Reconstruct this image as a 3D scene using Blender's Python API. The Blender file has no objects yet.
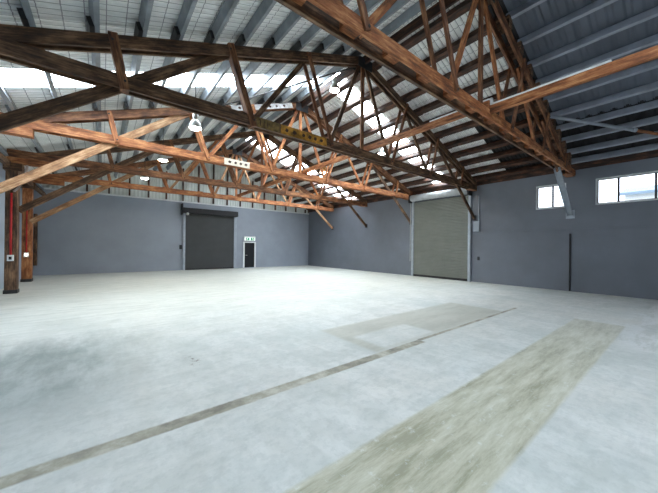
import bpy, bmesh, math, random
from mathutils import Vector, Matrix

random.seed(7)
scn = bpy.context.scene
col = scn.collection
V = Vector

# ------------------------------------------------------------------ materials
def nmat(name):
    m = bpy.data.materials.new(name)
    m.use_nodes = True
    nt = m.node_tree
    b = nt.nodes['Principled BSDF']
    return m, nt, b

def N(nt, typ, **kw):
    n = nt.nodes.new(typ)
    for k, v in kw.items():
        if k == 'inp':
            for a, b in v.items():
                n.inputs[a].default_value = b
        else:
            setattr(n, k, v)
    return n

def ramp(nt, fac, stops, interp='LINEAR'):
    r = nt.nodes.new('ShaderNodeValToRGB')
    r.color_ramp.interpolation = interp
    els = r.color_ramp.elements
    while len(els) > 1:
        els.remove(els[0])
    els[0].position = stops[0][0]
    els[0].color = (*stops[0][1], 1)
    for p, c in stops[1:]:
        e = els.new(p)
        e.color = (*c, 1)
    nt.links.new(fac, r.inputs[0])
    return r.outputs[0]

def math_(nt, op, a, b=None, clamp=False):
    n = nt.nodes.new('ShaderNodeMath')
    n.operation = op
    n.use_clamp = clamp
    for i, v in enumerate((a, b)):
        if v is None:
            continue
        if hasattr(v, 'links') or hasattr(v, 'is_linked'):
            nt.links.new(v, n.inputs[i])
        else:
            n.inputs[i].default_value = v
    return n.outputs[0]

def mixc(nt, fac, a, b, blend='MIX'):
    n = nt.nodes.new('ShaderNodeMix')
    n.data_type = 'RGBA'
    n.blend_type = blend
    for i, v in ((0, fac), (6, a), (7, b)):
        if isinstance(v, (int, float)):
            n.inputs[i].default_value = v
        elif isinstance(v, tuple):
            n.inputs[i].default_value = (*v, 1)
        else:
            nt.links.new(v, n.inputs[i])
    return n.outputs[2]

def plain(name, c, rough=.5, metal=0.0, var=.15, scale=3.0, bump=0.0):
    m, nt, b = nmat(name)
    tc = N(nt, 'ShaderNodeTexCoord')
    no = N(nt, 'ShaderNodeTexNoise', inp={'Scale': scale, 'Detail': 6.0, 'Roughness': .6})
    nt.links.new(tc.outputs['Object'], no.inputs['Vector'])
    lo = tuple(max(0, x * (1 - var)) for x in c)
    hi = tuple(min(1, x * (1 + var)) for x in c)
    nt.links.new(ramp(nt, no.outputs[0], [(.3, lo), (.7, hi)]), b.inputs['Base Color'])
    b.inputs['Roughness'].default_value = rough
    b.inputs['Metallic'].default_value = metal
    if bump:
        bp = N(nt, 'ShaderNodeBump', inp={'Strength': bump, 'Distance': .02})
        nt.links.new(no.outputs[0], bp.inputs['Height'])
        nt.links.new(bp.outputs[0], b.inputs['Normal'])
    return m

def timber(name, dark, mid, light, rough=.65):
    """grain runs along the UV u axis (metres along each member)"""
    m, nt, b = nmat(name)
    uv = N(nt, 'ShaderNodeUVMap')
    mp = N(nt, 'ShaderNodeMapping')
    mp.inputs['Scale'].default_value = (1.3, 16, 1)
    nt.links.new(uv.outputs[0], mp.inputs[0])
    g = N(nt, 'ShaderNodeTexNoise', inp={'Scale': 1.6, 'Detail': 8.0, 'Roughness': .7})
    nt.links.new(mp.outputs[0], g.inputs['Vector'])
    mp2 = N(nt, 'ShaderNodeMapping')
    mp2.inputs['Scale'].default_value = (1.1, 3, 1)
    nt.links.new(uv.outputs[0], mp2.inputs[0])
    bl = N(nt, 'ShaderNodeTexNoise', inp={'Scale': 1.7, 'Detail': 4.0, 'Roughness': .65})
    nt.links.new(mp2.outputs[0], bl.inputs['Vector'])
    s = math_(nt, 'ADD', math_(nt, 'MULTIPLY', g.outputs[0], .5), math_(nt, 'MULTIPLY', bl.outputs[0], .5))
    c = ramp(nt, s, [(.37, dark), (.49, mid), (.63, light)])
    nt.links.new(c, b.inputs['Base Color'])
    b.inputs['Roughness'].default_value = rough
    bp = N(nt, 'ShaderNodeBump', inp={'Strength': .5, 'Distance': .01})
    nt.links.new(g.outputs[0], bp.inputs['Height'])
    nt.links.new(bp.outputs[0], b.inputs['Normal'])
    return m

def emis(name, c, s):
    m, nt, b = nmat(name)
    b.inputs['Base Color'].default_value = (*c, 1)
    b.inputs['Emission Color'].default_value = (*c, 1)
    b.inputs['Emission Strength'].default_value = s
    b.inputs['Roughness'].default_value = .4
    return m

M = {}
M['t_orange'] = timber('timber_orange', (.035, .012, .005), (.30, .095, .028), (.66, .32, .13))
M['t_dark'] = timber('timber_dark', (.016, .009, .006), (.085, .042, .022), (.34, .19, .10))
M['t_brown'] = timber('timber_brown', (.022, .009, .005), (.15, .055, .022), (.46, .22, .10))
M['t_pale'] = timber('timber_pale', (.10, .045, .02), (.36, .18, .08), (.70, .46, .27))
M['t_purlin'] = timber('timber_purlin', (.012, .007, .006), (.040, .018, .012), (.17, .065, .03))
M['purlin_grey'] = plain('purlin_grey_paint', (.23, .26, .29), .5, 0, .3, 2.5)
M['purlin_slate'] = plain('purlin_slate_paint', (.36, .39, .46), .4, 0, .2, 2.5)
M['steel_grey'] = plain('steel_grey_paint', (.36, .40, .46), .4, 0, .15, 4)
M['steel_pale'] = plain('galvanised_drum', (.52, .55, .58), .4, .1, .15, 4)
M['steel_dark'] = plain('steel_dark', (.03, .03, .033), .5, .3, .3, 5)
M['rust'] = plain('rusty_steel', (.30, .12, .05), .7, .1, .5, 6)
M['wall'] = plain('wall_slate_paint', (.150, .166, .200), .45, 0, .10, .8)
M['wall_far'] = plain('wall_slate_paint_lit', (.31, .345, .405), .45, 0, .08, .8)  # same slate paint made lighter, brighter far light put into the colour
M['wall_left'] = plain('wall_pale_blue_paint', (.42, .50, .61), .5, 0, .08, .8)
M['gable'] = plain('gable_pale_sheet', (.74, .78, .76), .5, 0, .12, 1.5)
M['white'] = plain('white_paint', (.80, .82, .83), .4, 0, .05, 4)
M['black'] = plain('black_paint', (.012, .013, .016), .4, 0, .2, 4)
M['black_matt'] = plain('black_matt_paint', (.010, .011, .014), .85, 0, .2, 4)
M['char'] = plain('charcoal_shutter', (.052, .055, .058), .45, 0, .10, 1.2)
M['olive'] = plain('olive_grey_shutter', (.205, .215, .195), .42, 0, .10, 1.2)
M['red'] = plain('red_conduit', (.55, .02, .025), .4, 0, .1, 4)
M['copper'] = plain('copper_reflector', (.62, .30, .12), .35, .6, .2, 4)
M['alu'] = plain('lamp_aluminium', (.55, .56, .55), .35, .7, .1, 4)
M['yellow'] = plain('yellow_paint', (.44, .21, .025), .6, 0, .85, 6)
M['ochre'] = plain('ochre_paint', (.22, .14, .045), .6, 0, .85, 6)
M['cream'] = plain('cream_paint', (.72, .66, .55), .6, 0, .2, 9)
M['whitewash'] = plain('weathered_white_paint', (.62, .62, .62), .6, 0, .3, 9)
M['ink'] = plain('dark_stain', (.05, .02, .015), .7, 0, .3, 9)
M['green'] = plain('sign_green', (.02, .30, .16), .4, 0, .05, 4)
M['lens_warm'] = emis('lamp_lens_warm', (1.0, .97, .80), 90)
M['lens_soft'] = emis('lamp_lens_soft', (1.0, .98, .86), 165)
M['sky_sheet'] = emis('skylight_sheet', (.84, .93, 1.0), 11)
M['tiny_lamp'] = emis('indicator_lamp', (1.0, .9, .7), 6)
M['sign_white'] = emis('sign_lit_white', (.92, 1.0, .96), .6)
M['cable'] = plain('dark_cable', (.03, .03, .03), .5, 0, .1, 4)
M['cable_pale'] = plain('pale_cable', (.60, .50, .47), .5, 0, .1, 4)
M['out_wall'] = plain('neighbour_wall', (.75, .76, .74), .7, 0, .05, 1)
M['out_roof'] = plain('neighbour_roof', (.24, .33, .42), .6, 0, .1, 1)
M['out_ground'] = plain('yard_ground', (.45, .45, .43), .9, 0, .1, 1)

# corrugated sheeting with a safety-mesh grid under it
def sheet_mat(name, c, line, netting=True):
    m, nt, b = nmat(name)
    tc = N(nt, 'ShaderNodeTexCoord')
    no = N(nt, 'ShaderNodeTexNoise', inp={'Scale': 1.1, 'Detail': 6.0, 'Roughness': .65})
    nt.links.new(tc.outputs['Object'], no.inputs['Vector'])
    lo = tuple(x * .85 for x in c)
    hi = tuple(min(.95, x * 1.1) for x in c)
    cc = ramp(nt, no.outputs[0], [(.3, lo), (.68, hi)])
    if netting:
        sp = N(nt, 'ShaderNodeSeparateXYZ')
        nt.links.new(tc.outputs['Object'], sp.inputs[0])
        lx = math_(nt, 'LESS_THAN', math_(nt, 'FRACT', math_(nt, 'MULTIPLY', sp.outputs[0], 1 / .30)), .05)
        ly = math_(nt, 'LESS_THAN', math_(nt, 'FRACT', math_(nt, 'MULTIPLY', sp.outputs[1], 1 / .15)), .10)
        ln = math_(nt, 'MAXIMUM', lx, ly)
        cc = mixc(nt, math_(nt, 'MULTIPLY', ln, .8), cc, line)
    nt.links.new(cc, b.inputs['Base Color'])
    b.inputs['Roughness'].default_value = .5
    return m
M['sheet_pale'] = sheet_mat('roof_sheet_pale', (.88, .92, .90), (.20, .20, .22))
M['sheet_black'] = plain('black_roof_sheet', (.012, .012, .014), .7, 0, .3, 3)
M['sheet_slate'] = sheet_mat('roof_sheet_slate', (.135, .155, .195), (.1, .1, .1), False)

def glass_mat():
    m, nt, b = nmat('window_glass')
    out = nt.nodes['Material Output']
    tr = N(nt, 'ShaderNodeBsdfTransparent')
    tr.inputs[0].default_value = (.95, .97, 1, 1)
    gl = N(nt, 'ShaderNodeBsdfGlossy')
    gl.inputs['Roughness'].default_value = .03
    mx = N(nt, 'ShaderNodeMixShader')
    mx.inputs[0].default_value = .06
    nt.links.new(tr.outputs[0], mx.inputs[1])
    nt.links.new(gl.outputs[0], mx.inputs[2])
    nt.links.new(mx.outputs[0], out.inputs['Surface'])
    return m
M['glass'] = glass_mat()

def floor_mat():
    m, nt, b = nmat('painted_concrete_floor')
    tc = N(nt, 'ShaderNodeTexCoord')
    P = tc.outputs['Object']
    def noise(scale, det=6, rough=.6, sc=(1, 1, 1)):
        mp = N(nt, 'ShaderNodeMapping')
        mp.inputs['Scale'].default_value = sc
        nt.links.new(P, mp.inputs[0])
        n = N(nt, 'ShaderNodeTexNoise', inp={'Scale': scale, 'Detail': float(det), 'Roughness': rough})
        nt.links.new(mp.outputs[0], n.inputs['Vector'])
        return n.outputs[0]
    n_big = noise(.35, 5, .6)
    n_mid = noise(1.6, 8, .7)
    n_fine = noise(9, 8, .75)
    n_scuff = noise(2.2, 8, .72, (1, .35, 1))
    n_scufx = noise(3.0, 8, .75, (.25, 1.6, 1))
    sp = N(nt, 'ShaderNodeSeparateXYZ')
    nt.links.new(P, sp.inputs[0])
    X, Y = sp.outputs[0], sp.outputs[1]
    wob = math_(nt, 'MULTIPLY', math_(nt, 'SUBTRACT', n_fine, .5), .05)
    Xw = math_(nt, 'ADD', X, wob)
    Yw = math_(nt, 'ADD', Y, wob)
    def edge(v, lo, hi, s):
        a = N(nt, 'ShaderNodeMapRange', inp={1: lo - s, 2: lo + s, 3: 0., 4: 1.})
        nt.links.new(v, a.inputs[0])
        c = N(nt, 'ShaderNodeMapRange', inp={1: hi - s, 2: hi + s, 3: 1., 4: 0.})
        nt.links.new(v, c.inputs[0])
        return math_(nt, 'MULTIPLY', a.outputs[0], c.outputs[0])
    def box(x0, x1, y0, y1, s=.02):
        return math_(nt, 'MULTIPLY', edge(Xw, x0, x1, s), edge(Yw, y0, y1, s))
    # pale blue-white paint, patchy
    n_str = noise(2.6, 9, .72, (.3, 1.3, 1))
    paint = ramp(nt, n_big, [(.38, (.55, .59, .575)), (.5, (.635, .655, .635)), (.62, (.69, .695, .665))])
    paint = mixc(nt, math_(nt, 'MULTIPLY', ramp(nt, n_scuff, [(.46, (0, 0, 0)), (.58, (1, 1, 1))]), .45), paint, (.80, .815, .805))
    paint = mixc(nt, math_(nt, 'MULTIPLY', ramp(nt, n_mid, [(.49, (0, 0, 0)), (.60, (1, 1, 1))]), .34), paint, (.47, .515, .50))
    paint = mixc(nt, math_(nt, 'MULTIPLY', ramp(nt, n_str, [(.50, (0, 0, 0)), (.58, (1, 1, 1))]), .30), paint, (.49, .525, .50))
    paint = mixc(nt, math_(nt, 'MULTIPLY', ramp(nt, n_fine, [(.42, (1, 1, 1)), (.52, (0, 0, 0))]), .22), paint, (.36, .40, .39))
    scuff_sheen = box(7.2, 15, -2.5, .9, .4)  # white scuffs, with the window's reflection painted into the same area
    paint = mixc(nt, math_(nt, 'MULTIPLY', math_(nt, 'MULTIPLY', scuff_sheen, ramp(nt, n_str, [(.46, (0, 0, 0)), (.54, (1, 1, 1))])), .6), paint, (.84, .86, .88))
    # yellowed, trafficked ground in the far half
    far = N(nt, 'ShaderNodeMapRange', inp={1: 5.0, 2: 9.0, 3: 0., 4: 1.})
    nt.links.new(math_(nt, 'ADD', Y, math_(nt, 'MULTIPLY', math_(nt, 'SUBTRACT', n_mid, .5), 6)), far.inputs[0])
    dirt = ramp(nt, n_scufx, [(.42, (.66, .66, .60)), (.52, (.58, .58, .52)), (.62, (.42, .425, .37))])
    paint = mixc(nt, math_(nt, 'MULTIPLY', far.outputs[0], .55), paint, dirt)
    # grey-green stain by the left side
    st = math_(nt, 'MULTIPLY', edge(math_(nt, 'ADD', X, math_(nt, 'MULTIPLY', math_(nt, 'SUBTRACT', n_mid, .5), 2.2)), -2.2, .35, .7), edge(math_(nt, 'ADD', Y, math_(nt, 'MULTIPLY', math_(nt, 'SUBTRACT', n_scuff, .5), 2)), 3.9, 6.7, .6))
    paint = mixc(nt, math_(nt, 'MULTIPLY', st, .75), paint, mixc(nt, ramp(nt, n_scuff, [(.4, (0, 0, 0)), (.6, (1, 1, 1))]), (.17, .21, .205), (.36, .41, .40)))
    # bare concrete strips
    bare = ramp(nt, n_scufx, [(.38, (.33, .325, .235)), (.5, (.50, .495, .39)), (.62, (.63, .63, .54))])
    bare2 = ramp(nt, n_str, [(.42, (.36, .36, .295)), (.58, (.48, .48, .41))])
    flake = ramp(nt, n_fine, [(.57, (0, 0, 0)), (.66, (1, 1, 1))])
    strip = box(-6, 9.15, .86, 1.73, .02)
    fade = N(nt, 'ShaderNodeMapRange', inp={1: 4.0, 2: 9.0, 3: 1., 4: .62})
    nt.links.new(X, fade.inputs[0])
    c1 = mixc(nt, math_(nt, 'MULTIPLY', flake, .55), bare, (.72, .76, .76))
    colr = mixc(nt, math_(nt, 'MULTIPLY', strip, fade.outputs[0]), paint, c1)
    patch = box(3.5, 8.6, 3.14, 4.65, .05)
    inner = box(3.75, 5.3, 3.2, 3.95, .06)
    colr = mixc(nt, math_(nt, 'MULTIPLY', math_(nt, 'SUBTRACT', patch, inner, True), .62), colr, bare2)
    colr = mixc(nt, math_(nt, 'MULTIPLY', math_(nt, 'MULTIPLY', patch, flake), .25), colr, (.38, .36, .29))
    groove = math_(nt, 'MAXIMUM', box(-6, 4.6, 2.95, 3.11, .012), box(4.6, 9.4, 3.05, 3.13, .012))
    gcol = ramp(nt, n_mid, [(.40, (.13, .115, .08)), (.52, (.33, .31, .23)), (.62, (.54, .53, .45))])
    colr = mixc(nt, math_(nt, 'MULTIPLY', groove, .85), colr, gcol)
    # fine cracks and specks
    chip = math_(nt, 'MULTIPLY', box(1.02, 1.2, 4.35, 4.75, .05), math_(nt, 'GREATER_THAN', n_fine, .55))
    colr = mixc(nt, math_(nt, 'MULTIPLY', chip, .8), colr, (.10, .08, .06))
    colr = mixc(nt, math_(nt, 'MULTIPLY', ramp(nt, n_fine, [(.28, (1, 1, 1)), (.36, (0, 0, 0))]), .12), colr, (.3, .3, .27))
    nt.links.new(colr, b.inputs['Base Color'])
    rg = ramp(nt, n_scuff, [(.3, (.44, .44, .44)), (.7, (.6, .6, .6))])
    nt.links.new(rg, b.inputs['Roughness'])
    b.inputs['Specular IOR Level'].default_value = .4
    bp = N(nt, 'ShaderNodeBump', inp={'Strength': .25, 'Distance': .01})
    nt.links.new(math_(nt, 'ADD', n_fine, math_(nt, 'MULTIPLY', groove, -.8)), bp.inputs['Height'])
    nt.links.new(bp.outputs[0], b.inputs['Normal'])
    return m
M['floor'] = floor_mat()

# ------------------------------------------------------------------ mesh helpers
class MB:
    """collects shapes and links them as one mesh object"""
    def __init__(self):
        self.bm = bmesh.new()
        self.uv = self.bm.loops.layers.uv.new('UVMap')
    def _face(self, vs, mi=0, uvs=None):
        f = self.bm.faces.new(vs)
        f.material_index = mi
        if uvs:
            for l, u in zip(f.loops, uvs):
                l[self.uv].uv = u
        return f
    def bar(self, p0, p1, w, h, up=(0, 0, 1), mi=0):
        """rectangular member from p0 to p1; h along up, w across"""
        p0, p1 = V(p0), V(p1)
        d = (p1 - p0)
        L = d.length
        d.normalize()
        s = d.cross(V(up)).normalized()
        u = s.cross(d).normalized()
        o = random.uniform(0, 50)
        q = random.uniform(0, 50)
        cs = [(-1, -1), (1, -1), (1, 1), (-1, 1)]
        a = [self.bm.verts.new(p0 + s * (x * w / 2) + u * (y * h / 2)) for x, y in cs]
        b = [self.bm.verts.new(p1 + s * (x * w / 2) + u * (y * h / 2)) for x, y in cs]
        per = [0, w, w + h, 2 * w + h, 2 * w + 2 * h]
        for i in range(4):
            j = (i + 1) % 4
            self._face([a[i], a[j], b[j], b[i]], mi,
                       [(o, q + per[i]), (o, q + per[i + 1]), (o + L, q + per[i + 1]), (o + L, q + per[i])])
        self._face([a[3], a[2], a[1], a[0]], mi, [(o, q), (o + w, q), (o + w, q + h), (o, q + h)])
        self._face(b, mi, [(o, q), (o + w, q), (o + w, q + h), (o, q + h)])
        return self
    def box(self, x0, x1, y0, y1, z0, z1, mi=0):
        return self.bar((x0, (y0 + y1) / 2, (z0 + z1) / 2), (x1, (y0 + y1) / 2, (z0 + z1) / 2), abs(y1 - y0), abs(z1 - z0), (0, 0, 1), mi)
    def tube(self, pts, r, n=10, mi=0, cap=True):
        pts = [V(p) for p in pts]
        rings = []
        for i, p in enumerate(pts):
            d = (pts[min(i + 1, len(pts) - 1)] - pts[max(i - 1, 0)]).normalized()
            a = V((0, 0, 1)) if abs(d.z) < .9 else V((1, 0, 0))
            s = d.cross(a).normalized()
            u = s.cross(d)
            rr = r[i] if isinstance(r, (list, tuple)) else r
            rings.append([self.bm.verts.new(p + (s * math.cos(2 * math.pi * k / n) + u * math.sin(2 * math.pi * k / n)) * rr) for k in range(n)])
        for i in range(len(rings) - 1):
            for k in range(n):
                f = self._face([rings[i][k], rings[i][(k + 1) % n], rings[i + 1][(k + 1) % n], rings[i + 1][k]], mi)
                f.smooth = True
        if cap:
            self._face(rings[0][::-1], mi)
            self._face(rings[-1], mi)
        return self
    def lathe(self, c, prof, n=20, mi=0):
        c = V(c)
        rings = [[self.bm.verts.new(c + V((r * math.cos(2 * math.pi * k / n), r * math.sin(2 * math.pi * k / n), z))) for k in range(n)] for r, z in prof]
        for i in range(len(rings) - 1):
            for k in range(n):
                f = self._face([rings[i][k], rings[i][(k + 1) % n], rings[i + 1][(k + 1) % n], rings[i + 1][k]], mi)
                f.smooth = True
        return self
    def grid(self, fn, us, vs, mi=0):
        g = [[self.bm.verts.new(V(fn(u, v))) for v in vs] for u in us]
        for i in range(len(us) - 1):
            for j in range(len(vs) - 1):
                self._face([g[i][j], g[i + 1][j], g[i + 1][j + 1], g[i][j + 1]], mi)
        return self
    def build(self, name, mats, parent=None, origin=None, bevel=0, solid=0):
        org = V(origin) if origin is not None else (parent_world(parent) if parent else V((0, 0, 0)))
        bmesh.ops.translate(self.bm, verts=self.bm.verts, vec=-org)
        bmesh.ops.recalc_face_normals(self.bm, faces=self.bm.faces)
        me = bpy.data.meshes.new(name)
        self.bm.to_mesh(me)
        self.bm.free()
        for m in (mats if isinstance(mats, (list, tuple)) else [mats]):
            me.materials.append(m)
        o = bpy.data.objects.new(name, me)
        col.objects.link(o)
        if parent:
            o.parent = parent
            o.location = org - parent_world(parent)
        else:
            o.location = org
        if solid:
            md = o.modifiers.new('thickness', 'SOLIDIFY')
            md.thickness = solid
            md.offset = 0
        if bevel:
            md = o.modifiers.new('edge', 'BEVEL')
            md.width = bevel
            md.segments = 1
            md.limit_method = 'ANGLE'
        return o

def parent_world(o):
    p = V((0, 0, 0))
    while o is not None:
        p = p + V(o.location)
        o = o.parent
    return p

def tag(o, label, cat, group=None, kind=None):
    o['label'] = label
    o['category'] = cat
    if group:
        o['group'] = group
    if kind:
        o['kind'] = kind
    return o

def thing(name, loc, label, cat, group=None, kind=None):
    o = bpy.data.objects.new(name, None)
    o.empty_display_size = .2
    col.objects.link(o)
    o.location = loc
    return tag(o, label, cat, group, kind)

# ------------------------------------------------------------------ dimensions (metres)
XL, XR = -3.0, 15.0          # side walls
YB, YF = -9.0, 22.0          # wall behind the camera, far wall
RX, RZ, S = 6.8, 7.95, .36   # ridge, rafter centre line
TY = [3.0, 6.85, 10.7, 14.55, 18.4]
CZ0, CZ1 = 4.70, 4.96        # bottom chord
def rz(x):
    return RZ - S * abs(x - RX)
ang = math.atan(S)
NL = V((-math.sin(ang), 0, math.cos(ang)))
NR = V((math.sin(ang), 0, math.cos(ang)))
def nrm(x):
    return NL if x < RX else NR
PUR = .22
SHEET = .128 + PUR + .035

# ------------------------------------------------------------------ room shell
fl = MB()
fl.grid(lambda u, v: (u, v, 0), [XL - .3, XR + .3], [YB - .3, YF + .3])
fl.grid(lambda u, v: (u, v, -.15), [XL - .3, XR + .3], [YB - .3, YF + .3])
tag(fl.build('floor', M['floor']), 'pale worn painted concrete floor with bare strips', 'floor', kind='structure')

# right wall with openings for two windows; the part above a ledge stands slightly proud
W1 = (3.14, 4.20, 3.45, 4.48)
W2 = (-1.10, 2.25, 3.45, 4.48)
wr = MB()
def wall_x(mb, x0, x1, y0, y1, z0, z1, holes):
    ys = sorted({y0, y1, *[h[0] for h in holes], *[h[1] for h in holes]})
    for a, b in zip(ys[:-1], ys[1:]):
        hs = [h for h in holes if h[0] <= a and h[1] >= b]
        if hs:
            mb.box(x0, x1, a, b, z0, hs[0][2])
            mb.box(x0, x1, a, b, hs[0][3], z1)
        else:
            mb.box(x0, x1, a, b, z0, z1)
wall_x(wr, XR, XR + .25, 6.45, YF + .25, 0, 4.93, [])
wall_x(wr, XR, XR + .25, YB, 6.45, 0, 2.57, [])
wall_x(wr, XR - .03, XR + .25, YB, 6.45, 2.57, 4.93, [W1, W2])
tag(wr.build('wall_right', M['wall']), 'long slate blue wall with windows and ledge line', 'wall', kind='structure')

o = MB().box(XR - .055, XR - .029, YB, 6.45, 2.545, 2.60).build('trim_30', M['wall'])
tag(o, 'thin slate ledge line running along the right wall below the windows', 'trim', kind='structure')
wf = MB()
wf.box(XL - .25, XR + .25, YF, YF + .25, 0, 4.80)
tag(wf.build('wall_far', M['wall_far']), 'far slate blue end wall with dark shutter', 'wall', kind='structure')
tr = MB()
tr.box(XL, XR, YF - .06, YF + .10, 4.74, 4.83)
tag(tr.build('trim_1', M['white']), 'white flashing strip along top of far wall', 'trim', kind='structure')
gb = MB()
gb.grid(lambda u, v: (u, YF + .18 + (.03 if int(round(u / .1)) % 2 else 0), 4.80 + v * (rz(u) + SHEET + .03 - 4.80)),
        [XL - .3 + .1 * i for i in range(187)], [0, 1])
tag(gb.build('wall_gable', M['gable'], solid=.02), 'pale sheeted gable above the far wall', 'wall', kind='structure')
for i in range(17):
    x = XL + 1.2 + i * 1.03
    z1 = rz(x) + .05
    if z1 < 5.1:
        continue
    o = MB().bar((x, YF + .10, 4.84), (x, YF + .10, z1), .09, .12, (0, 1, 0)).build('trim_%d' % (i + 2), M['t_purlin'])
    tag(o, 'dark upright stud number %d from left against the pale far gable' % (i + 1), 'trim', kind='structure')

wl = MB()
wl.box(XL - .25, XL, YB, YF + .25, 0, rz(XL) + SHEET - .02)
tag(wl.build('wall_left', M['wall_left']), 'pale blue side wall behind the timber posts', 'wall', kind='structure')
wb = MB()
wb.box(XL, XR, YB - .25, YB, 0, 8.4)
tag(wb.build('wall_back', M['wall']), 'slate wall closing the shed behind the viewpoint', 'wall', kind='structure')

# corrugated roof
def corr(mb, xa, xb, y0, y1, step=.15, amp=.028):
    ys, hs = [], []
    y = y0
    while y < y1 - 1e-6:
        for f, h in ((0, 0), (.35, 0), (.5, 1), (.75, 1), (.9, 0)):
            yy = y + f * step
            if yy < y1 - 1e-6:
                ys.append(yy)
                hs.append(h * amp)
        y += step
    ys.append(y1)
    hs.append(0)
    idx = list(range(len(ys)))
    mb.grid(lambda u, k: (u, ys[k], rz(u) + SHEET + hs[k]), [xa, xb], idx)
SKY_L = [(-1.85, -1.05), (8.72, 9.58)]  # leading left strip is unseen, added to light the near floor
SKY_R = [(8.2, 9.1), (15.3, 17.1)]
def spans(y0, y1, gaps):
    out, y = [], y0
    for a, b in gaps:
        if b <= y0 or a >= y1:
            continue
        out.append((y, a))
        y = b
    out.append((y, y1))
    return out
cl = MB()
for a, b in spans(YB - .2, YF + .3, SKY_L):
    corr(cl, XL - .35, RX, a, b)
tag(cl.build('ceiling_left', M['sheet_pale'], solid=.006), 'pale corrugated roof lining on the left slope', 'ceiling', kind='structure')
cr = MB()
corr(cr, RX, 11.35, 3.35, 5.35)
for a, b in spans(5.35, YF + .3, SKY_R):
    corr(cr, RX, XR + .35, a, b)
tag(cr.build('ceiling_right', M['sheet_pale'], solid=.006), 'pale corrugated roof lining on the far right slope', 'ceiling', kind='structure')
cb_ = MB()  # plain black sheeting low on the right slope and by the nearest truss
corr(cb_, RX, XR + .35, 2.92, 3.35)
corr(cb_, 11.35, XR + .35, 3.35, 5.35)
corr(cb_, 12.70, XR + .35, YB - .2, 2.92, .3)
tag(cb_.build('ceiling_dark', M['sheet_black'], solid=.006), 'black roof lining low on the slope beside nearest truss', 'ceiling', kind='structure')
cn = MB()
for a, b in spans(YB - .2, 2.92, SKY_R):
    corr(cn, RX, 12.75, a, b, .3)
tag(cn.build('ceiling_near', M['sheet_slate'], solid=.006), 'dark slate roof lining above the high windows', 'ceiling', kind='structure')
ORD = ['first', 'second', 'third', 'fourth', 'fifth', 'sixth', 'seventh', 'eighth', 'ninth', 'tenth', 'eleventh', 'twelfth', 'thirteenth', 'fourteenth']
bayname = ['behind the second truss', 'behind the fourth truss']
for side, sky in (('left', SKY_L), ('right', SKY_R)):
    far = [s for s in sky if s[0] > 3]
    for s in sky:
        mb = MB()
        corr(mb, XL - .35 if side == 'left' else RX + .02, RX - .02 if side == 'left' else XR + .35, s[0] - .02, s[1] + .02)
        o = mb.build('skylight', M['sky_sheet'], solid=.006)
        if s in far:
            tag(o, 'bright translucent roof strip on the %s slope %s' % (side, bayname[far.index(s)]), 'skylight', 'translucent roof strips')
        else:
            tag(o, 'added unseen glowing roof strip on the %s slope behind the viewpoint' % side + (' close by' if s[0] > -3 else ''), 'skylight', 'translucent roof strips')

# ridge and eaves
mb = MB().bar((RX, YB, RZ + .02), (RX, YF, RZ + .02), .06, .30)
tag(mb.build('ridge_board', M['t_purlin'], bevel=.005), 'dark ridge board running along the roof peak', 'beam')
mb = MB().bar((XR + .12, YB, 5.13), (XR + .12, YF + .4, 5.13), .2, .40)
tag(mb.build('wall_plate', M['t_purlin'], bevel=.005), 'dark timber plate on top of the windowed wall', 'beam')
mb = MB().bar((-2.55, 9.0, 4.42), (-2.55, YF, 4.42), .12, .20)
tag(mb.build('eave_beam', M['t_dark'], bevel=.005), 'dark eave beam across the heads of the timber posts', 'beam')

# ------------------------------------------------------------------ purlins
PL = [-2.55, -1.72, -.9, -.08, .64, 1.29, 1.97, 2.68, 3.46, 4.25, 5.02, 5.8, 6.55]
PR = [7.25, 8.08, 8.9, 9.7, 10.43, 11.2, 11.97, 12.7, 13.4, 14.15, 14.8]
def purlin(x, y0, y1, mat, cmat, label, grp, cleats, wd=.085):
    n = nrm(x)
    c = V((x, 0, rz(x))) + n * (.12 + PUR / 2)
    root = thing('purlin', (x, y0, c.z), label, 'purlin', grp)
    MB().bar((c.x, y0, c.z), (c.x, y1, c.z), wd, PUR, n).build('rail', mat, root, bevel=.004)
    t = V((n.z, 0, -n.x))
    sg = -1 if x < RX else 1
    for ty in cleats:
        q = V((x, ty, rz(x))) + n * (.12 + .07) + t * (sg * .075)
        MB().bar(q - V((0, .32, 0)), q + V((0, .13, 0)), .075, .16, n).build('cleat', cmat, root)
for i, x in enumerate(reversed(PL)):
    purlin(x, -4.0, YF + .1, M['purlin_grey'], M['steel_dark'], '%s grey purlin down from the ridge on the left roof slope' % ORD[i], 'purlins of the left roof slope', TY)
for i, x in enumerate(PR):
    purlin(x, 2.98, YF + .1, M['t_purlin'], M['t_purlin'], '%s dark timber purlin down from the ridge on the right slope' % ORD[i], 'dark purlins of the right roof slope', TY[1:], .19)
for i, x in enumerate(PR):
    purlin(x, -4.0, 2.97, M['purlin_slate'], M['purlin_slate'], '%s slate grey purlin down from ridge over the high windows' % ORD[i], 'slate purlins over the windows', [])

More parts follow.
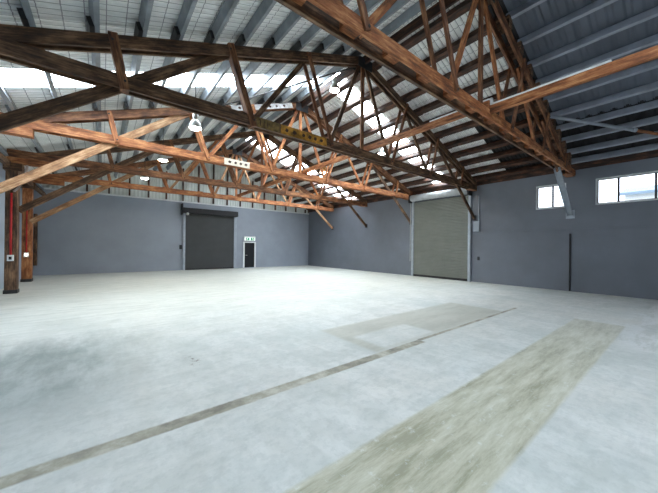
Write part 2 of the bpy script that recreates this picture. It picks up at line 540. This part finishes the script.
# ------------------------------------------------------------------ trusses
TOPJ = [2.3, 4.5, 6.7]
BOTJ = [1.4, 3.9, 6.5]
tnames = ['nearest', 'second', 'third', 'fourth', 'farthest']
tlook = ['bright rust orange timber roof truss passing overhead, the nearest one',
         'dark brown timber roof truss with yellow painted bottom chord, second from the viewpoint',
         'orange timber roof truss with white marks, third from the viewpoint',
         'dark brown timber roof truss landing on the nearer visible post',
         'orange brown timber roof truss closest to the far wall']
tm = [dict(ch='t_orange', ra='t_brown', st='t_brown', di='t_orange', kn='t_brown', pk='t_orange'),
      dict(ch='t_dark', ra='t_dark', st='t_brown', di='t_dark', kn='t_dark', pk='t_brown'),
      dict(ch='t_orange', ra='t_brown', st='t_orange', di='t_orange', kn='t_pale', pk='t_pale', kr='t_dark'),
      dict(ch='t_brown', ra='t_dark', st='t_brown', di='t_orange', kn='t_dark', pk='t_orange'),
      dict(ch='t_orange', ra='t_brown', st='t_orange', di='t_pale', kn='t_pale', pk='t_orange')]
for ti, Y in enumerate(TY):
    mm = {k: M[v] for k, v in tm[ti].items()}
    root = thing('roof_truss', (RX, Y, CZ0), tlook[ti], 'truss', 'timber roof trusses')
    near = ti == 0
    po = .125 if near else .095
    so = po + .055
    CZ0, CZ1 = (4.71, 4.92) if near else (4.70, 4.96)
    RZt, St = (7.74, .385) if near else (RZ, S)
    def rz(x, RZt=RZt, St=St):
        return RZt - St * abs(x - RX)
    cz = (CZ0 + CZ1) / 2
    bc = MB()
    for s in (-1, 1):
        bc.bar((-2.6, Y + s * po, cz), (XR - .04, Y + s * po, cz), .065, CZ1 - CZ0, (0, 0, 1), 1 if near and s > 0 else 0)  # far plank in dark timber stands in for shade inside the chord gap
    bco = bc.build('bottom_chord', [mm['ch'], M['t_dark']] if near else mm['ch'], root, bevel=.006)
    x = -2.0
    k = 0
    while x < 14.8:
        MB().box(x, x + .28, Y - po + .034, Y + po - .034, CZ0 + .07, CZ1 + (.045 if k % 2 else .01)).build('packer', mm['pk'], bco)
        x += .92
        k += 1
    for sg in (-1, 1):
        xe = -2.35 if sg < 0 else (14.35 if near else XR - .06)
        ra = MB()
        for s in (-1, 1):
            ra.bar((xe, Y + s * (po - .008), rz(xe)), (RX, Y + s * (po - .008), RZt), .060, .24, nrm(xe))
        ra.build('rafter', mm['ra'], root, bevel=.006)
        tj = [RX + sg * a for a in TOPJ]
        bj = [RX + sg * a for a in BOTJ]
        for a, b in zip(tj, bj):
            st = MB()
            if ti == 1 and sg < 0 and a != tj[0]:
                st.bar((a, Y - .075, rz(a) + .14), (b, Y - .075, CZ0 - .03), .20, .15, (1, 0, 0))
            else:
              for s in (-1, 1):
                st.bar((a, Y + s * so, rz(a) + .10), (b, Y + s * so, CZ0 + .06), .045, .12, (1, 0, 0))
            st.build('strut', mm['st'], root, bevel=.004)
        for a, b in ((bj[0], RX + sg * .12), (bj[1], tj[0])):
            MB().bar((a, Y, cz), (b, Y, rz(b) - .04), .06, .13, (1, 0, 0)).build('diagonal', mm['di'], root, bevel=.004)
        # long knee brace from post or wall up through the chord to the rafter
        tp = V((tj[1], Y, rz(tj[1]) - .02))
        ft = (V((-2.56, Y, 2.70)) if ti == 4 else V((-2.33, Y, 2.87))) if sg < 0 else V((XR - .05, Y, 3.28))
        if ti == 0 and sg > 0:
            mid = tp.lerp(ft, .50)
            MB().bar(tp, mid, .058, .20, (0, 0, 1)).build('knee_brace', mm['kn'], root, bevel=.004)
            gb_ = MB()
            e0, e1 = tp.lerp(ft, .47), V((XR - .05, Y, 3.12))
            d = (e1 - e0).normalized()
            gb_.bar(e0, e1, .17, .014, (1, 0, 1))
            for s in (-1, 1):
                gb_.bar(e0 + V((0, s * .085, -.03)), e1 + V((0, s * .085, -.03)), .014, .09, (1, 0, 1))
            g = gb_.build('brace_channel', M['steel_grey'], root)
            g['label'] = 'grey painted steel channel at the wall'
            MB().box(XR - .045, XR - .031, Y - .14, Y + .14, 2.98, 3.32).build('wall_bracket', M['steel_grey'], root)
        else:
            MB().bar(tp, ft, .06, .22 if sg < 0 else .17, (0, 0, 1)).build('knee_brace', mm.get('kr', mm['kn']) if sg > 0 else mm['kn'], root, bevel=.005)
            if sg > 0:
                MB().box(XR - .07, XR - .001 if Y > 6.45 else XR - .031, Y - .09, Y + .09, 3.16, 3.42).build('wall_bracket', M['steel_dark'], root)
        # bolts through the joints
        for (bx, bz) in [(b, cz) for b in bj] + [(a, rz(a)) for a in tj]:
            MB().tube([(bx, Y - so - .035, bz), (bx, Y + so + .035, bz)], .022, 8).build('bolt', M['steel_dark'], root)
        if sg < 0:
            MB().box(-2.7, -1.46, Y - .12, Y + .12, CZ0 - .21, CZ0 - .002).build('bolster', M['t_orange'] if ti != 1 else M['t_dark'], root, bevel=.006)
        else:
            MB().box(XR - .7, XR - .04, Y - .13, Y + .13, CZ0 - .03, CZ0 - .002).build('heel_plate', M['rust'], root)
    MB().bar((RX, Y, CZ0 + .02), (RX, Y, RZt - .02), .06, .14, (1, 0, 0)).build('king_post', mm['st'], root, bevel=.004)
    gp = MB()
    for s in (-1, 1):
        gp.bar((RX - .32, Y + s * (po + .039), RZt - .12), (RX + .32, Y + s * (po + .039), RZt - .12), .012, .34)
    gp.build('ridge_plate', M['steel_dark'], root)
    if near:       # packing blocks carry the purlins above the low rafters
        for x in PR[:-1]:
            zb = RZ - S * abs(x - RX) + .12
            MB().box(x - .10, x + .10, Y - .17, Y + .14, rz(x) + .10, zb + .03).build('packing_block', M['t_dark'], root)
    # painted bands with old smudged marks
    def band(x0, x1, z0, z1, mat, dots, label, slope=False):
        b_ = MB()
        yy = Y - .1285 - .004
        zc = (z0 + z1) / 2
        if slope:
            b_.bar((x0, yy, rz(x0)), (x1, yy, rz(x1)), .006, .20, nrm(x0))
        else:
            b_.bar((x0, yy, zc), (x1, yy, zc), .006, z1 - z0)
        for dx, w, h in dots:
            cx_, czz = x0 + dx, (rz(x0 + dx) if slope else zc)
            vs = [b_.bm.verts.new(V((cx_ + w * math.cos(2 * math.pi * q / 12) * (1 + .25 * math.sin(q * 2.1)), yy - .0045, czz + h * math.sin(2 * math.pi * q / 12)))) for q in range(12)]
            b_._face(vs, 1)
        o = b_.build('painted_band', [mat, M['ink']], bco)
        o['label'] = label
    if ti == 1:
        band(2.98, 3.62, CZ0 + .01, CZ1 - .01, M['ochre'], [(.1, .012, .09), (.2, .012, .09), (.3, .012, .09)], 'ochre painted length of chord')
        band(3.66, 5.2, CZ0 + .01, CZ1 - .01, M['yellow'], [(.18, .05, .05), (.42, .06, .055), (.72, .05, .05), (.93, .055, .06), (1.12, .05, .05), (1.34, .06, .045)], 'yellow painted length with dark smudges')
    if ti == 2:
        band(3.45, 4.42, CZ0 + .01, CZ1 - .01, M['cream'], [(.2, .06, .05), (.42, .05, .05), (.62, .05, .05), (.82, .06, .05)], 'cream painted length with dark smudges')
        band(3.7, 6.3, 0, 0, M['whitewash'], [(.3, .06, .05), (.75, .05, .05), (1.2, .05, .04), (1.55, .06, .05), (1.85, .05, .04), (2.2, .06, .05)], 'weathered white length of rafter with dark spots', True)

def rz(x):
    return RZ - S * abs(x - RX)
CZ0, CZ1 = 4.70, 4.96

# ------------------------------------------------------------------ ridge-line beam on the chords, batten, braces
mb = MB().bar((6.98, 2.86, 5.05), (6.98, 18.7, 5.05), .10, .17)
mb.bar((6.98, -4.0, 4.91), (6.98, 2.86, 4.91), .10, .18)
tag(mb.build('runner_beam', M['t_orange'], bevel=.006), 'long rust orange beam lying across the truss bottom chords', 'beam')
lt = MB().box(6.94, 7.02, .85, 2.83, 5.003, 5.045).box(6.94, 7.02, 2.87, 4.4, 5.138, 5.18).box(6.95, 7.01, 2.80, 2.852, 5.02, 5.18).box(6.95, 7.01, 2.80, 2.88, 5.14, 5.18)
tag(lt.build('cable_tray', M['white'], bevel=.006), 'thin white batten lying along the top of the orange beam', 'batten')
p0 = V((11.45, 2.95, rz(11.45) - .14))
p1 = V((13.60, .60, 5.36))
pe = p0 + (p1 - p0) * 1.42
root = thing('wind_brace', tuple(p0), 'grey painted pole sloping under the dark slate roof, rusty at its end', 'pole')
pm = p0 + (p1 - p0) * .80
MB().tube([p0, pm], .05, 12).build('painted_length', M['steel_grey'], root)
o = MB().tube([pm, pe], .043, 12).build('rusty_length', M['rust'], root)
o['label'] = 'bare rusty end of the pole'
MB().tube([pm - (p1 - p0) * .015, pm + (p1 - p0) * .015], .06, 12).build('coupling', M['steel_grey'], root)
mb = MB().tube([(6.5, 6.98, 7.72), (3.2, 10.58, 6.72), (.4, 13.6, 5.72)], .025, 8)
tag(mb.build('tie_rod', M['cable']), 'thin dark tie rod crossing under the left skylight behind the second truss', 'rod')

# ------------------------------------------------------------------ timber posts
def post(x, y, w, h, label, mat, face):
    root = thing('timber_post', (x, y, 0), label, 'post', 'timber posts by the left wall')
    MB().bar((x, y, .12), (x, y, h), w, w, (0, 1, 0)).build('shaft', mat, root, bevel=.012)
    MB().box(x - w / 2 - .02, x + w / 2 + .02, y - w / 2 - .02, y + w / 2 + .02, 0, .13).build('shoe', M['steel_dark'], root, bevel=.01)
    MB().box(x - w / 2 - .06, x + w / 2 + .10, y - w / 2 - .04, y + w / 2 + .04, h - .25, h + .0).build('post_cap', M['t_dark'], root, bevel=.01)
    if face:
        yy = y - w / 2 - .02
        MB().tube([(x, yy, 1.32), (x, yy, 3.45)], .030 if face == 1 else .022, 8).build('conduit', M['red'], root)
        sb = MB().box(x - .08, x + .08, yy - .05, yy + .02, 1.12, 1.33).build('switch_box', M['white'], root, bevel=.01)
        if face == 1:
            MB().box(x - .035, x + .035, yy - .056, yy - .05, 1.17, 1.27).build('key_slot', M['black'], sb)
        else:
            MB().lathe((x, yy - .055, 1.225), [(.0, .045), (.03, .035), (.045, 0), (.03, -.035), (0, -.045)], 12).build('indicator', M['tiny_lamp'], sb)
post(-2.47, 14.55, .30, 4.48, 'dark timber post with red conduit and white key box', M['t_dark'], 1)
post(-2.70, 18.7, .32, 4.48, 'orange brown timber post with small glowing lamp, nearer the far wall', M['t_orange'], 2)
post(-2.45, 10.7, .30, 4.48, 'dark timber post under the orange third truss', M['t_dark'], 0)
mb = MB().bar((-2.86, 21.929, .55), (-2.86, 21.929, 3.35), .14, .14, (0, 1, 0))
tag(mb.build('corner_stub_post', M['t_dark'], bevel=.01), 'short dark upright fixed in the far left corner', 'post')
mb = MB().tube([(-2.1, 14.35, 4.45), (-2.12, 14.32, 4.1), (-2.2, 14.3, 3.8), (-2.32, 14.3, 3.6), (-2.4, 14.34, 3.5)], .035, 8)
tag(mb.build('hanging_cable', M['cable_pale']), 'pale looped cable hanging at the head of the dark post', 'cable')

# ------------------------------------------------------------------ doors
# right roller shutter
dr = thing('door_1', (XR, 8.8, 0), 'closed olive grey roller shutter in the right wall under skylight', 'door', kind='structure')
y0, y1 = 7.12, 10.46
sl = MB()
nz = 52
prof = []
zt = 4.5
for i in range(nz):
    z = .1 + (zt - .1) * i / nz
    dz = (zt - .1) / nz
    prof += [(0, z), (.034, z + dz * .35), (.034, z + dz * .65), (0, z + dz * .98)]
sl.grid(lambda u, k: (XR - .05 - prof[k][0], u, prof[k][1]), [y0, y1], list(range(len(prof))))
sl.build('curtain', M['olive'], dr)
MB().box(XR - .11, XR - .03, y0, y1, .0, .12).build('bottom_rail', M['steel_dark'], dr)
for yy in (y0 - .06, y1 + .06):
    g = MB()
    g.box(XR - .14, XR - .001, yy - .07, yy + .07, 0, 4.55)
    g.build('guide', M['steel_grey'], dr, bevel=.008)
dm = MB()
dm.tube([(XR - .26, y0 - .05, 4.72), (XR - .26, y1 + .05, 4.72)], .19, 20)
for i in range(14):
    yy = y0 + .1 + i * (y1 - y0 - .2) / 13
    dm.tube([(XR - .26, yy - .015, 4.72), (XR - .26, yy + .015, 4.72)], .20, 20)
dm.build('drum', M['steel_pale'], dr)
for yy in (y0 - .12, y1 + .12):
    MB().box(XR - .46, XR - .001, yy - .03, yy + .03, 4.45, 4.93).build('end_bracket', M['steel_dark'], dr)
    MB().tube([(XR - .26, yy - .09, 4.66), (XR - .26, yy + .09, 4.66)], .14, 16).build('chain_wheel', M['black'], dr)
MB().tube([(XR - .2, y1 + .17, 4.6), (XR - .19, y1 + .17, 2.4), (XR - .19, y1 + .17, .9)], .02, 6).build('hand_chain', M['alu'], dr)

# far roller shutter
df = thing('door_2', (6.2, YF, 0), 'closed charcoal roller shutter in the far wall', 'door', kind='structure')
x0, x1 = 4.52, 7.95
sl = MB()
prof = []
for i in range(46):
    z = .08 + (4.0 - .08) * i / 46
    dz = 3.92 / 46
    prof += [(0, z), (.018, z + dz * .35), (.018, z + dz * .65), (0, z + dz * .98)]
sl.grid(lambda u, k: (u, YF - .05 - prof[k][0], prof[k][1]), [x0, x1], list(range(len(prof))))
sl.build('curtain', M['char'], df)
MB().box(x0, x1, YF - .10, YF - .03, 0, .10).build('bottom_rail', M['steel_dark'], df)
for xx, w, m in ((x0 - .08, .08, 'steel_grey'), (x1 + .10, .10, 'steel_grey')):
    MB().box(xx - w, xx + w, YF - .12, YF - .001, 0, 4.02).build('guide', M[m], df, bevel=.008)
MB().box(x0 - .22, x1 + .22, YF - .42, YF - .001, 3.98, 4.36).build('drum_box', M['black'], df, bevel=.03)
MB().box(x0 - .30, x0 - .22, YF - .46, YF - .001, 3.85, 4.62).build('end_bracket', M['black'], df, bevel=.02)
MB().lathe((x0 + .05, YF - .46, 3.92), [(.0, .10), (.07, .08), (.10, 0), (.07, -.08), (0, -.10)], 14).build('warning_lamp', M['white'], df)
cb = MB().box(x0 - .32, x0 - .17, YF - .14, YF - .121, 1.48, 1.74).box(x0 - .30, x0 - .19, YF - .17, YF - .14, 1.52, 1.70)
tag(MB().box(4.16, 4.32, YF - .12, YF - .001, 1.46, 1.76).build('control_box', M['black'], bevel=.01), 'small black control box beside the charcoal shutter', 'control box')
cb.bm.free()

# personnel door with exit sign
dp = thing('door_3', (9.25, YF, 0), 'black personnel door with white frame in the far wall', 'door', kind='structure')
a, b = 8.84, 9.66
MB().box(a, b, YF - .05, YF - .001, .03, 2.0).build('leaf', M['black_matt'], dp, bevel=.006)
for xx in (a - .06, b + .06):
    MB().box(xx - .06, xx + .06, YF - .08, YF - .001, 0, 2.08).build('jamb', M['white'], dp, bevel=.006)
MB().box(a, b, YF - .08, YF - .001, 2.0, 2.08).build('head', M['white'], dp, bevel=.006)
MB().box(a, b, YF - .09, YF - .001, 0, .03).build('threshold', M['steel_grey'], dp)
MB().tube([(a + .08, YF - .06, 1.0), (a + .08, YF - .13, 1.0), (a + .2, YF - .13, 1.0)], .014, 8).build('handle', M['alu'], dp)
ex = thing('exit_sign', (9.25, YF, 2.2), 'lit green and white exit sign above the black door', 'sign')
MB().box(8.78, 9.72, YF - .10, YF - .001, 2.16, 2.52).build('case', M['white'], ex, bevel=.01)
MB().box(8.82, 9.68, YF - .106, YF - .10, 2.19, 2.41).build('face', M['sign_white'], ex)
pg = MB()
yy = YF - .112
for s, ox in ((1, 9.05), (-1, 9.47)):       # running figures
    pg.box(ox - .16, ox + .16, yy, yy + .005, 2.20, 2.40, 0)
pg.build('panel', M['green'], ex)
fg = MB()
yy = YF - .118
for s, ox in ((1, 9.03), (-1, 9.49)):
    fg.tube([(ox + s * .03, yy, 2.375), (ox + s * .03, yy + .004, 2.375)], .016, 10)
    for pa, pb, w in (((0, 2.355), (-.02, 2.295), .03), ((-.02, 2.30), (.03, 2.265), .018), ((.03, 2.265), (.02, 2.215), .016), ((-.02, 2.30), (-.05, 2.255), .018), ((-.05, 2.255), (-.10, 2.25), .016), ((0, 2.35), (.05, 2.32), .014), ((0, 2.35), (-.05, 2.325), .014)):
        fg.bar((ox + s * pa[0], yy, pa[1]), (ox + s * pb[0], yy, pb[1]), .004, w, (s * -(pb[1] - pa[1]), 0, pb[0] - pa[0]))
fg.build('running_figure', M['sign_white'], ex)

# ------------------------------------------------------------------ windows
def window(n, w, mull, label):
    ya, yb, za, zb = w
    root = thing('window_%d' % n, (XR, (ya + yb) / 2, za), label, 'window', kind='structure')
    xo = XR + .06
    t = .055
    fr = MB()
    fr.box(xo - .04, xo + .04, ya, yb, zb - t, zb)
    fr.box(xo - .04, xo + .04, ya, yb, za, za + t)
    fr.box(xo - .04, xo + .04, ya, ya + t, za + t, zb - t)
    fr.box(xo - .04, xo + .04, yb - t, yb, za + t, zb - t)
    fr.build('frame', M['white'], root)
    sh = MB()
    edges = [ya + t] + mull + [yb - t]
    for a_, b_ in zip(edges[:-1], edges[1:]):
        k = .03
        for q in ((a_, a_ + k, za + t, zb - t), (b_ - k, b_, za + t, zb - t), (a_ + k, b_ - k, za + t, za + t + .02), (a_ + k, b_ - k, zb - t - .025, zb - t)):
            sh.box(xo - .025, xo + .03, q[0], q[1], q[2], q[3])
    sh.build('sash', M['steel_dark'], root)
    for a_, b_ in zip(edges[:-1], edges[1:]):
        MB().box(xo + .0, xo + .006, a_ + .03, b_ - .03, za + t + .02, zb - t - .025).build('pane', M['glass'], root)
window(1, W1, [3.60], 'small two pane high window behind the grey steel brace')
window(2, W2, [-.22, .70, 1.62], 'long high window at the edge of the right wall')

# conduits and boxes on the right wall
mb = MB().box(XR - .055, XR - .001, 2.98, 3.03, .02, 2.36)
tag(mb.build('downpipe', M['steel_dark'], bevel=.008), 'thin dark vertical pipe low on the right wall', 'pipe')
rt = thing('isolator_box', (XR, 6.72, 2.57), 'slate grey electrical box beside the olive shutter', 'electrical box')
MB().box(XR - .12, XR - .001, 6.56, 6.86, 2.58, 3.10).build('case', M['wall_far'], rt, bevel=.01)
MB().tube([(XR - .05, 6.62, 3.10), (XR - .05, 6.62, 4.4)], .035, 8).build('conduit', M['steel_grey'], rt)
mb = MB().box(XR - .05, XR - .001, 6.58, 6.68, 1.12, 1.30)
tag(mb.build('push_button', M['steel_dark'], bevel=.008), 'small dark push button box right of the olive shutter', 'switch')

# ------------------------------------------------------------------ high-bay lamps
def lamp(x, y, z, label, refl, lens, power, top=None, k=.8):
    root = thing('high_bay_lamp', (x, y, z), label, 'lamp', 'high bay lamps')
    prof = [(.215, -.0), (.21, .06), (.19, .17), (.12, .27), (.085, .32)]
    prof = [(a_ * k, b_ * k) for a_, b_ in prof]
    inn = [(a_ * k, b_ * k) for a_, b_ in [(.075, .32), (.11, .265), (.18, .165), (.20, .06), (.205, 0), (.215, 0)]]
    MB().lathe((x, y, z), prof + inn, 24).build('reflector', refl, root)
    MB().lathe((x, y, z), [(.001, .31 * k), (.085 * k, .31 * k), (.095 * k, .36 * k), (.095 * k, .50 * k), (.07 * k, .54 * k), (.001, .54 * k)], 18).build('ballast_housing', M['alu'], root)
    MB().lathe((x, y, z), [(a_ * k, b_ * k) for a_, b_ in [(.001, -.055), (.09, -.04), (.17, -.015), (.195, .02), (.10, .05), (.001, .06)]], 24).build('lens', lens, root)
    zt = rz(x) + SHEET - .2 if top is None else top
    MB().tube([(x, y, z + .53 * k), (x, y, zt + .18)], .012, 6).build('suspension_rod', M['steel_dark'], root)
lamp(2.03, 8.75, 5.05, 'bright high bay lamp hung before the third truss, left roof slope', M['alu'], M['lens_warm'], 0)
lamp(1.78, 12.6, 4.98, 'high bay lamp hung behind the third truss on the left', M['alu'], M['lens_soft'], 0)
lamp(1.57, 16.5, 4.97, 'high bay lamp hung behind the fourth truss on the left', M['alu'], M['lens_soft'], 0)
lamp(10.05, 8.8, 6.05, 'high bay lamp hung behind the second truss right of ridge', M['alu'], M['lens_soft'], 0)
lamp(9.59, 12.6, 5.85, 'copper coloured bell lamp hung behind the third truss', M['copper'], M['lens_soft'], 0, None, 1.1)
lamp(6.45, 7.9, 7.32, 'bright lamp hung close under the ridge by the skylight', M['alu'], M['lens_warm'], 0, RZ - .2)

# ------------------------------------------------------------------ outside the windows
gd = MB()
gd.grid(lambda u, v: (u, v, -.2), [XR + .3, 60], [-40, 60])
tag(gd.build('ground', M['out_ground']), 'yard outside the high windows', 'ground', kind='structure')
nb = thing('neighbour_shed', (32, -6, -.2), 'pale neighbouring shed with blue roof seen through the high window', 'building')
MB().box(31, 40, -14, 3.0, -.2, 5.9).build('wall', M['out_wall'], nb)
MB().bar((30.4, -5.5, 5.9), (35.5, -5.5, 7.0), 17.6, .2).build('roof', M['out_roof'], nb)

# ------------------------------------------------------------------ sky
w = bpy.data.worlds.new('overcast_sky')
scn.world = w
w.use_nodes = True
bg = w.node_tree.nodes['Background']
bg.inputs[0].default_value = (.90, .95, 1.0, 1)
bg.inputs[1].default_value = 2.2

# ------------------------------------------------------------------ camera
f_px, cx, cy, H = 284.85, 329.0, 246.5, 1.7
dx = V((688 - cx, 251 - cy, f_px)).normalized()
dy = V((103 - cx, 245 - cy, f_px)).normalized()
dz = dx.cross(dy).normalized()
if dz.y > 0:
    dz = -dz
dx = dy.cross(dz)
if dx.x < 0:
    dx = -dx
right = V((dx.x, dy.x, dz.x))
down = V((dx.y, dy.y, dz.y))
fwd = V((dx.z, dy.z, dz.z))
cam = bpy.data.cameras.new('camera')
cam.sensor_width = 36
cam.lens = f_px * 36 / 658
cam.clip_start = .05
co = bpy.data.objects.new('camera', cam)
col.objects.link(co)
R = Matrix((right, -down, -fwd)).transposed()
co.matrix_world = Matrix.Translation((0, 0, H)) @ R.to_4x4()
scn.camera = co

scn.view_settings.view_transform = 'Standard'
scn.view_settings.look = 'None'
scn.view_settings.gamma = 1
scn.view_settings.exposure = 0.8
scn.cycles.use_denoising = True
scn.cycles.max_bounces = 8
scn.cycles.diffuse_bounces = 6
